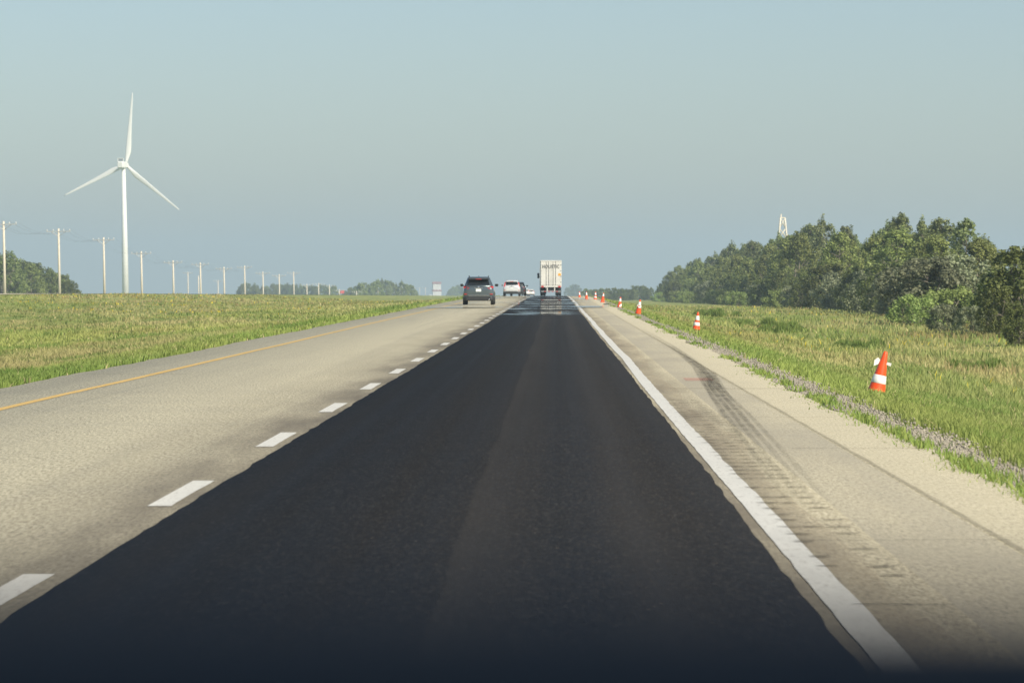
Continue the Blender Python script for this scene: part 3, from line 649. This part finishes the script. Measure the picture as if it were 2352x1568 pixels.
# ------------------------------------------------------------------ lattice tower behind the trees, grain elevator, far marker
ly = 1400.0; lx = px2x(1797, ly); lb = gz(lx, ly); lt = py2z(501, ly) - lb
e = empty('lattice_tower', (lx, ly, lb)); tag(e, 'cream lattice tower top showing above the right-hand trees', 'tower')
def leg(sx, sy, z): w = .8 + 3.2 * (1 - z / lt) ** 1.1; return Vector((sx * w, sy * w, z))
for sx in (-1, 1):
    for sy in (-1, 1): MB().tube([leg(sx, sy, lt * q) for q in (0, .3, .6, .85, 1)], .30, 6).build('leg', M['cream'], e, True)
for i in range(8):
    z0, z1 = lt * i / 8, lt * (i + 1) / 8
    for A, B in (((-1, -1), (1, -1)), ((1, -1), (1, 1)), ((1, 1), (-1, 1)), ((-1, 1), (-1, -1))):
        MB().tube([leg(*A, z0), leg(*B, z1)], .14, 5).tube([leg(*B, z0), leg(*A, z1)], .14, 5).build('cross_brace', M['cream'], e, True)
MB().box((0, 0, lt + .1), (2.0, 2.0, .35)).box((-.5, 0, lt + .8), (.4, .4, 1.3)).build('top_platform', M['cream'], e)
gy_ = 4600.0; gx_ = px2x(1003, gy_); gb = gz(gx_, gy_); gt = py2z(648, gy_) - gb
e = empty('grain_elevator', (gx_, gy_, gb), R(8)); tag(e, 'hazy white grain elevator with dull red bands on the horizon', 'grain elevator')
MB().box((0, 0, gt * .29), (10, 9, gt * .58)).build('lower_house', M['elevw'], e)
MB().box((0, 0, gt * .60), (10.6, 9.6, gt * .07)).build('red_band', M['elevr'], e)
MB().box((0, 0, gt * .78), (9.4, 8.4, gt * .29)).build('upper_house', M['elevw'], e)
MB().add([(-5.2, -4.7, gt * .925), (5.2, -4.7, gt * .925), (5.2, 4.7, gt * .925), (-5.2, 4.7, gt * .925), (-5.2, 0, gt * 1.02), (5.2, 0, gt * 1.02)], [(0, 1, 5, 4), (2, 3, 4, 5), (0, 4, 3), (1, 2, 5), (3, 2, 1, 0)]).build('roof', M['elevr'], e)
MB().box((-7.2, 0, gt * .2), (4, 7, gt * .42)).build('drive_shed', M['elevw'], e)
fx, fy = px2x(785, 1900), 1900.0
e = empty('field_marker', (fx, fy, gz(fx, fy))); tag(e, 'tiny red panel on a post beside a far power pole', 'sign'); fh = py2z(673, fy) - gz(fx, fy)
MB().tube([(0, 0, 0), (0, 0, fh)], .08, 6).build('post', M['steel'], e); MB().box((.2, -.1, fh + .6), (1.9, .08, 1.5)).build('panel', M['flag'], e, bevel=.02)

# ------------------------------------------------------------------ traffic cones
def cone(px, py, top_py, bands, lean, label, torn=None):
    x, y = hit(px, py); ht = (py - top_py) / FPX * y + .06; ht = max(.6, min(ht, .95)); s = ht / .72
    e = empty('traffic_cone', (x, y, gz(x, y) - .02)); e.rotation_euler = (R(rng.uniform(-2, 2)), R(lean), rng.uniform(-.3, .3) * 0); e.scale = (s, s, s)
    rad = lambda z: .148 - (.148 - .030) * (z - .03) / .69
    pr = [(rad(z), z) for z in (.03, .1, .2, .3, .4, .5, .6, .69)] + [(.026, .715), (.012, .72)]
    body = MB().lathe(pr, 28).build('cone_body', M['orange'], e, True)
    MB().box((0, 0, .015), (.36, .36, .03)).build('base', M['rubber'], e, bevel=.01)
    for a, b in bands:
        MB().lathe([(rad(a) + .0008, a), (rad(a) + .004, a + .004), (rad((a + b) / 2) + .004, (a + b) / 2), (rad(b) + .004, b - .004), (rad(b) + .0008, b)], 28).build('reflective_band', M['reflect'], body, True)
    if torn:
        for pts in torn:                                   # flaps of a torn reflective sleeve
            fr = [Vector(p) for p in pts]; bk = [p + Vector((.004, .006, .002)) for p in fr]
            n_ = len(fr); MB().add(fr + bk, [tuple(range(n_)), tuple(range(2 * n_ - 1, n_ - 1, -1))] + [(i, (i + 1) % n_, (i + 1) % n_ + n_, i + n_) for i in range(n_)]).build('torn_sleeve', M['reflect'], body)
    tag(e, label, 'traffic cone', 'traffic cones along the right shoulder')
cone(2010, 907, 811, [(.21, .34)], 13, 'leaning orange cone with one white band and torn white sleeve flaps near its top',
     [[(-.075, -.02, .50), (-.135, -.03, .46), (-.145, -.04, .55), (-.10, -.03, .60), (-.06, -.01, .57)], [(.05, -.03, .52), (.12, -.05, .51), (.125, -.05, .555), (.06, -.03, .56)]])
cone(1598, 760, 719, [(.22, .34), (.42, .58)], 7, 'upright orange cone with two clean white bands in the verge grass')
cone(1465, 722, 690, [(.45, .62)], 9, 'orange cone with a slipped white collar, next along from the two-banded cone', [[(-.10, -.06, .47), (.09, -.09, .47), (.10, -.08, .42), (-.115, -.05, .40)], [(-.04, -.11, .41), (.09, -.10, .42), (.09, -.12, .35), (-.03, -.13, .34)]])
cone(1422, 706, 684, [(.42, .62)], 8, 'orange cone with a white upper band and a loose white flap low on its right', [[(.03, -.13, .22), (.13, -.09, .30), (.145, -.09, .18), (.06, -.145, .06), (-.02, -.15, .12)]])
cone(1383, 696, 674, [(.50, .66)], 8, 'orange cone with a white top band and a flap near its foot', [[(-.15, -.05, .28), (-.10, -.12, .25), (-.13, -.10, .06), (-.17, -.05, .08)]])
cone(1367, 688.5, 671, [(.20, .32), (.45, .62)], 3, 'small far orange cone with two white bands at the grass tip')
cone(1347, 688, 671, [(.42, .66)], 0, 'small far orange cone with one broad white band at the road crest')
cone(1331, 684, 676, [(.35, .6)], 0, 'tiniest far cone on the shoulder beyond the crest')
# debris on the shoulder
for px, py, sc, lb in ((1392, 702, .11, 'dark scrap of tire lying at the shoulder edge'), (1381, 707, .06, 'tiny dark scrap on the shoulder')):
    x, y = hit(px, py); bm = bmesh.new(); bmesh.ops.create_icosphere(bm, subdivisions=2, radius=sc)
    for v in bm.verts: v.co = Vector((v.co.x * 1.5, v.co.y * 1.0, v.co.z * .5)) * rng.uniform(.75, 1.2)
    me = bpy.data.meshes.new('tire_scrap'); bm.to_mesh(me); bm.free(); o = obj('tire_scrap', me, M['debris']); o.location = (x, y, gz(x, y) + sc * .35 + .03); tag(o, lb, 'debris')

# ------------------------------------------------------------------ vehicles
def wheel(parent, x, y, r, w, rim):
    prof = [(r * .55, -w / 2), (r * .93, -w / 2), (r, -w * .38), (r, w * .38), (r * .93, w / 2), (r * .55, w / 2)]
    ty = MB().lathe(prof, 24, (x, y, r), 'x').build('wheel', M['rubber'], parent, True)
    MB().lathe([(r * .1, -w * .46), (r * .56, -w * .42), (r * .56, w * .42), (r * .1, w * .46)], 20, (x, y, r), 'x').build('rim', rim, ty)
def suv(name, label, cat, x, y, paint, W, HT, style, rails=True, rz=0.0):
    e = empty(name, (x, y, float(road_z(y)) + .006), rz); tag(e, label, cat, 'vehicles driving ahead'); w = W / 2; zr = HT
    def ring(yy, ww, zb, zt): 
        h_ = [(.55 * ww, zb), (.90 * ww, zb + .03), (ww, zb + .16), (ww, .70), (.985 * ww, .86), (.93 * ww, zt - .06), (.80 * ww, zt), (.4 * ww, zt + .02)]
        return [Vector((px_, yy, pz)) for px_, pz in h_] + [Vector((-px_, yy, pz)) for px_, pz in h_[::-1]]
    body = MB().loft([ring(-.02, w * .80, .42, .99), ring(.03, w * .90, .34, 1.06), ring(.16, w * .965, .30, 1.10), ring(.6, w, .28, 1.12), ring(1.6, w, .26, 1.10), ring(2.9, w, .26, 1.06), ring(3.7, w * .97, .28, .98), ring(4.4, w * .9, .34, .88), ring(4.65, w * .7, .42, .78)])
    bo = body.build('body', paint, e, True, sub=1)
    def lay(z, xr, yr, xf, yf, c=.16): return [Vector(p) for p in ((-xr + c, yr, z), (xr - c, yr, z), (xr, yr + c, z), (xf, yf - c, z), (xf - c, yf, z), (-xf + c, yf, z), (-xf, yf - c, z), (-xr, yr + c, z))]
    g_ = MB().loft([lay(1.02, w * .90, .10, w * .88, 3.25), lay(1.12, w * .885, .14, w * .86, 3.1), lay(zr - .22, w * .755, .36, w * .74, 2.25), lay(zr - .05, w * .69, .50, w * .67, 1.95), lay(zr, w * .57, .65, w * .55, 1.8)])
    gh = g_.build('greenhouse', paint, e, True)
    z0, z1, zz = 1.17, zr - .20, zr
    yb, yt = .135, .335
    MB().add([(-w * .70, yb, z0), (w * .70, yb, z0), (w * .62, yt, z1), (-w * .62, yt, z1), (-w * .70, yb + .1, z0), (w * .70, yb + .1, z0), (w * .62, yt + .1, z1), (-w * .62, yt + .1, z1)],
             [(0, 1, 2, 3), (4, 7, 6, 5), (0, 4, 5, 1), (1, 5, 6, 2), (2, 6, 7, 3), (3, 7, 4, 0)]).build('rear_window', M['glass'], gh, bevel=.02)
    for s in (-1, 1):
        MB().add([(s * w * .893, .55, 1.13), (s * w * .87, 2.85, 1.13), (s * w * .752, 2.15, zr - .24), (s * w * .767, .75, zr - .24), (s * w * .84, .55, 1.13), (s * w * .82, 2.85, 1.13), (s * w * .70, 2.15, zr - .24), (s * w * .71, .75, zr - .24)],
                 [(0, 1, 2, 3), (7, 6, 5, 4), (0, 4, 5, 1), (1, 5, 6, 2), (2, 6, 7, 3), (3, 7, 4, 0)]).build('side_window', M['glass'], gh)
    sp = MB().box((0, .27, zr - .135), (w * 1.30, .34, .07)).build('spoiler', M['plasticb'] if style == 'wide' else paint, gh, bevel=.02)
    MB().box((0, .09, zr - .14), (.34, .03, .03)).build('brake_light', M['red'], sp)
    if rails:
        for s in (-1, 1): MB().tube([(s * w * .60, .55, zr - .02), (s * w * .61, .62, zr + .045), (s * w * .60, 1.9, zr + .045), (s * w * .59, 2.0, zr - .02)], .022, 6).build('roof_rail', M['plasticb'] if style == 'wide' else M['steel'], gh, True)
    MB().add([(-.03, .75, zr - .01), (.03, .75, zr - .01), (.03, 1.0, zr - .01), (-.03, 1.0, zr - .01), (0, .78, zr + .08)], [(0, 1, 4), (1, 2, 4), (2, 3, 4), (3, 0, 4), (3, 2, 1, 0)]).build('antenna', paint, gh)
    for s in (-1, 1):
        if style == 'wide':                                   # swept lamps wrapping the corner
            q = [(s * w * .56, -.005, 1.00), (s * w * .70, -.02, .93), (s * w * .93, .10, 1.00), (s * w * .945, .20, 1.08), (s * w * .82, .085, 1.12), (s * w * .66, .05, 1.06)]
            bk = [(a, b + .16, c) for a, b, c in q]; n_ = len(q)
            MB().add(q + bk, [tuple(range(n_)), tuple(range(2 * n_ - 1, n_ - 1, -1))] + [(i, (i + 1) % n_, (i + 1) % n_ + n_, i + n_) for i in range(n_)]).build('tail_light', M['red'], e)
        else:                                                 # tall lamps up the rear pillars
            q = [(s * w * .74, .03, .88), (s * w * .90, .05, .86), (s * w * .90, .13, 1.12), (s * w * .80, .30, zr - .2), (s * w * .70, .33, zr - .2), (s * w * .76, .14, 1.14)]
            bk = [(a, b + .16, c) for a, b, c in q]; n_ = len(q)
            MB().add(q + bk, [tuple(range(n_)), tuple(range(2 * n_ - 1, n_ - 1, -1))] + [(i, (i + 1) % n_, (i + 1) % n_ + n_, i + n_) for i in range(n_)]).build('tail_light', M['red'], e)
        MB().box((s * w * .80, -.005, .63), (.17, .05, .05)).build('reflector', M['red'], bo, bevel=.01)
        mr = MB().loft([[Vector((s * (w + dx_), yy + 2.55, zc + pz)) for dx_, pz in ((-.03 if q == 0 else .02, -.07), (.16, -.09), (.2, 0), (.17, .085), (-.02, .07))] for q, (yy, zc) in enumerate(((-.06, 1.16), (.1, 1.16)))]).build('mirror', paint, e, bevel=.02)
        MB().box((s * (w + .09), 2.478, 1.16), (.15, .012, .11)).build('mirror_glass', M['glass'], mr)
    MB().loft([[Vector((px_, yy, pz)) for px_, pz in ((-w * f_, .26), (w * f_, .26), (w * f_ * 1.06, .36), (w * f_ * 1.02, .49), (-w * f_ * 1.02, .49), (-w * f_ * 1.06, .36))] for yy, f_ in ((-.055, .72), (-.01, .83), (.2, .93))]).build('bumper', M['plasticb'], e, bevel=.02)
    MB().box((0, -.045, .555), (w * 1.3, .03, .03)).build('bumper_trim', M['chrome'], e, bevel=.008)
    pl = MB().box((0, -.028, .86), (.31, .02, .16)).build('licence_plate', M['plate'], e, bevel=.006)
    MB().lathe([(.02, -.02), (.055, -.012), (.055, .02)], 14, (0, -.02, 1.045), 'y').build('badge', M['chrome'], e)
    MB().box((0, -.02, .985), (.5, .03, .035)).build('handle_trim', M['chrome'], e, bevel=.008)
    if style == 'wide':
        for s in (1,): MB().tube([(s * w * .66, -.08, .31), (s * w * .66, .3, .31)], .045, 10).build('exhaust_tip', M['chrome'], e, True)
    for yy in (.95, 3.65):
        for s in (-1, 1): wheel(e, s * (w - .13), yy, .36, .235, M['steel'])
    MB().box((0, 2.3, .30), (W * .72, 3.6, .14)).build('underbody', M['plasticb'], e)
    return e

y1 = 233.0; suv('grey_crossover', 'dark grey crossover with swept red tail lights driving in the left lane', 'car', px2x(1099, y1), y1, M['grey'], 1.90, 1.66, 'wide')
y2 = 412.0; suv('silver_crossover', 'silver-white crossover with tall red pillar lights ahead of the grey one', 'car', px2x(1175.5, y2), y2, M['silver'], 1.84, 1.68, 'tall')
y3 = 450.0; suv('dark_car', 'dark car half hidden behind the silver-white crossover', 'car', px2x(1190, y3), y3, M['darkpaint'], 1.84, 1.60, 'wide', False)
for px, y4, lb in ((1207, 900, 'tiny far white car just past the dark car'), (1219, 960, 'tiny far white car closest to the truck')):
    e = suv('distant_car', lb, 'car', px2x(px, y4), y4, M['whitepaint'], 1.85, 1.65, 'tall'); 
    e.location.z = gz(px2x(px, y4), y4) + .07

# box trailer truck
ty_ = 448.0; tx = px2x(1265.5, ty_); tz = float(road_z(ty_)) + .034; hw = 1.2
e = empty('semi_truck', (tx, ty_, tz), R(.35)); tag(e, 'white box-trailer truck with dark lettering on its rear doors in the new-asphalt lane', 'truck', 'vehicles driving ahead')
T0, T1 = 1.06, 4.02
MB().box((0, 7.06, (T0 + T1) / 2), (2 * hw, 14.0, T1 - T0)).build('trailer_box', M['trailer'], e, bevel=.03)
for s in (-1, 1):
    d = MB().box((s * hw * .482, .035, (T0 + T1) / 2 + .04), (hw * .945, .06, T1 - T0 - .22)).build('rear_door', M['trailer'], e, bevel=.012)
    for q in (.30, .68):
        MB().tube([(s * hw * q * .62 + s * .03, -.02, T0 + .12), (s * hw * q * .62 + s * .03, -.02, T1 - .1)], .018, 6).build('locking_rod', M['ink'], d, True)
    for zz in (.5, 1.15, 1.8, 2.45): MB().box((s * (hw - .06), -.012, T0 + zz), (.14, .03, .07)).build('hinge', M['steel'], d)
    MB().box((s * hw * .80, -.03, T0 - .02), (.30, .06, .18)).build('tail_light', M['red'], e, bevel=.015)
    MB().box((s * .42, .1, .76), (.12, .14, .56)).build('guard_post', M['trailer'], e, bevel=.01)
    MB().box((s * hw * .70, 1.0, .55), (.64, .02, .62)).build('mud_flap', M['plasticb'], e)
    for yy in (1.9, 3.15, 16.3, 17.6):
        for k in (0, .31): wheel(e, s * (hw - .16 - k), yy, .50, .27, M['steel'])
    wheel(e, s * (hw - .16), 21.0, .50, .29, M['steel'])
MB().box((0, .02, T0 - .02), (2 * hw - .04, .10, .12)).build('rear_sill', M['trailer'], e, bevel=.01)
MB().box((0, .02, T1 - .05), (2 * hw - .02, .09, .12)).build('rear_header', M['trailer'], e, bevel=.01)
MB().box((0, .06, .50), (2.2, .12, .12)).build('underride_bar', M['steel'], e, bevel=.01)
for k in (-.34, -.1, .1, .34): MB().box((k * 2, -.008, .50), (.2, .02, .07)).build('marker_stripe', M['red'], e)
MB().box((.98, -.008, 2.42), (.30, .02, .26)).build('placard', M['amber'], e, bevel=.004)
MB().box((0, 2.5, .93), (1.0, 4.4, .22)).build('bogie_frame', M['plasticb'], e)
MB().box((0, 19.0, .75), (.9, 6.5, .35)).build('chassis', M['plasticb'], e)
cab = MB().loft([[Vector((sx * 1.15 - .1, yy, z)) for sx, z in ((-1, .55), (1, .55), (1, zt), (.85, zt + .15), (-.85, zt + .15), (-1, zt))] for yy, zt in ((16.2, 3.3), (18.6, 3.3), (19.2, 2.6), (19.4, 1.75), (21.6, 1.6), (21.9, 1.2))]).build('cab', M['whitepaint'], e, bevel=.05)
for s in (-1, 1):
    m_ = MB().box((s * 1.30 - .10, 19.2, 2.3), (.26, .14, .62)).build('side_mirror', M['plasticb'], cab, bevel=.03)
    MB().tube([(s * 1.1 - .1, 19.2, 2.5), (s * 1.28 - .10, 19.2, 2.5)], .03, 6).build('mirror_arm', M['plasticb'], m_)
cu = bpy.data.curves.new('lettering', 'FONT'); cu.body = 'HOLISTIC'; cu.size = .56; cu.extrude = .006; cu.align_x = 'CENTER'; cu.space_character = 1.12
to = bpy.data.objects.new('tmp', cu); C.objects.link(to); dg = bpy.context.evaluated_depsgraph_get(); me = bpy.data.meshes.new_from_object(to.evaluated_get(dg)); bpy.data.objects.remove(to)
wv = max(v.co.x for v in me.vertices) - min(v.co.x for v in me.vertices)
o = obj('lettering', me, M['ink'], e); o.rotation_euler = (R(90), 0, 0); o.location = (.0, -.052, 3.16); o.scale = (1.92 / wv, 1.0, 1)

# ------------------------------------------------------------------ the vehicle the picture is taken from: dashboard top and bonnet
e = empty('own_vehicle', (-.40, 0, 0)); tag(e, 'blurred dark dashboard and front of the vehicle the view is taken from', 'vehicle')
rings = []
for yy, zz in ((.10, 1.25), (.16, 1.350), (.24, 1.386), (.32, 1.3925), (.38, 1.390), (.50, 1.375), (.68, 1.335), (.84, 1.25)):
    rings.append([Vector((xx, yy, zz - .010 * ((xx - .4) / .8) ** 2)) for xx in np.linspace(-.94, .94, 15)] + [Vector((xx, yy, 1.08)) for xx in np.linspace(.94, -.94, 15)])
MB().loft(rings).build('dashboard', M['dash'], e, True)
for k in range(5): MB().box((.38 + (k - 2) * .16, .60, 1.352), (.12, .03, .012)).build('defroster_vent', M['plasticb'], e)
MB().loft([[Vector((xx, yy, zz - .05 * xx ** 2)) for xx in np.linspace(-.96, .96, 9)] + [Vector((xx, yy, .75)) for xx in np.linspace(.96, -.96, 9)] for yy, zz in ((.9, 1.14), (1.4, 1.12), (1.9, 1.06), (2.2, .96))]).build('bonnet', M['darkpaint'], e, True)
MB().loft([[Vector((sx * .99, yy, z)) for sx, z in ((-1, z0), (1, z0), (1, .74), (-1, .74))] for yy, z0 in ((-1.9, .32), (.9, .32), (2.1, .35), (2.3, .45))]).build('lower_body', M['darkpaint'], e, bevel=.03)
MB().loft([[Vector((xx, yy, zz - .04 * xx ** 2)) for xx in np.linspace(-.98, .98, 9)] + [Vector((xx, yy, zz - .05 - .04 * xx ** 2)) for xx in np.linspace(.98, -.98, 9)] for yy, zz in ((-1.9, 1.80), (-1.2, 1.86), (-.3, 1.86), (.36, 1.78))]).build('roof', M['darkpaint'], e, True)  # unseen vehicle roof, added to keep the sun off the dashboard
for s in (-1, 1):
    MB().tube([(s * .97, .92, 1.10), (s * .96, .62, 1.46), (s * .94, .34, 1.73)], .035, 8).build('windscreen_pillar', M['darkpaint'], e, True)
    MB().tube([(s * .98, -1.85, .74), (s * .97, -1.86, 1.3), (s * .94, -1.85, 1.75)], .06, 8).build('rear_pillar', M['darkpaint'], e, True)
    for yy in (1.55, -1.35): wheel(e, s * .86, yy, .37, .24, M['steel'])

# ------------------------------------------------------------------ heat shimmer lying on the far road
sv, sf, sc_ = [], [], []
def shim(yc, ln, x0, x1, s):
    n_ = 24; b = len(sv); xs = np.linspace(x0, x1, n_); am = ln * .25
    y0 = yc - ln / 2 + wave(xs, int(yc), [(3, am), (.8, am * .5)]); y1_ = yc + ln / 2 + wave(xs, int(yc) + 5, [(3, am), (.8, am * .5)]); ym = (y0 + y1_) / 2
    for row, (yy, f) in enumerate(((y0, .0), (y0 * .7 + ym * .3, 1), (y1_ * .7 + ym * .3, 1), (y1_, .0))):
        for xx, yv, k in zip(xs, yy, range(n_)):
            sv.append((xx, yv, float(road_z(yv)) + .042)); ed = min(1, min(k, n_ - 1 - k) / 3); sc_.append([s * f * ed] * 3)
    for row in range(3):
        for k in range(n_ - 1): a = b + row * n_ + k; sf.append((a, a + 1, a + 1 + n_, a + n_))
for a in ((163, 5, -2.6, 1.2, 1.3), (171, 6, -1.8, 1.2, 1.0), (178, 4, -2.0, .9, .6), (192, 12, -2.6, 1.6, 1.0), (205, 8, -7.2, -2.6, 1.0), (226, 7, -6.4, -3.4, 1.2), (212, 14, -2.4, 3.0, 1.0), (222, 8, -7.2, -2.9, .7), (236, 12, -2.9, 1.6, .9),
          (226, 10, 1.3, 3.1, .6), (258, 18, -2.6, 1.6, 1.0), (252, 14, -6.2, -2.2, .5), (262, 16, 1.2, 3.1, .6), (290, 24, -2.8, 1.4, 1.0), (300, 22, 1.2, 3.1, .8), (325, 24, -6.8, 1.4, .9), (362, 30, -6.5, 1.3, .9), (385, 20, 1.2, 3.1, .8)): shim(*a)
tag(obj('heat_shimmer', tris_mesh('heat_shimmer', np.array(sv), np.array(sf), np.array(sc_)), M['shimmer']), 'bright shimmering mirage streaks across the far road', 'mirage', kind='stuff')

# ------------------------------------------------------------------ haze
hk = NT('haze_air'); pv = hk.n('ShaderNodeVolumePrincipled'); pv.inputs['Color'].default_value = (.63, .81, .89, 1); pv.inputs['Density'].default_value = 2.1e-4; pv.inputs['Anisotropy'].default_value = 0.0
hk.l(pv.outputs[0], hk.out.inputs['Volume'])
hz_ = MB().box((0, 5600, 31), (18200, 13000, 178)).build('haze', hk.m); tag(hz_, 'pale blue-grey summer haze over the prairie', 'haze', kind='stuff')
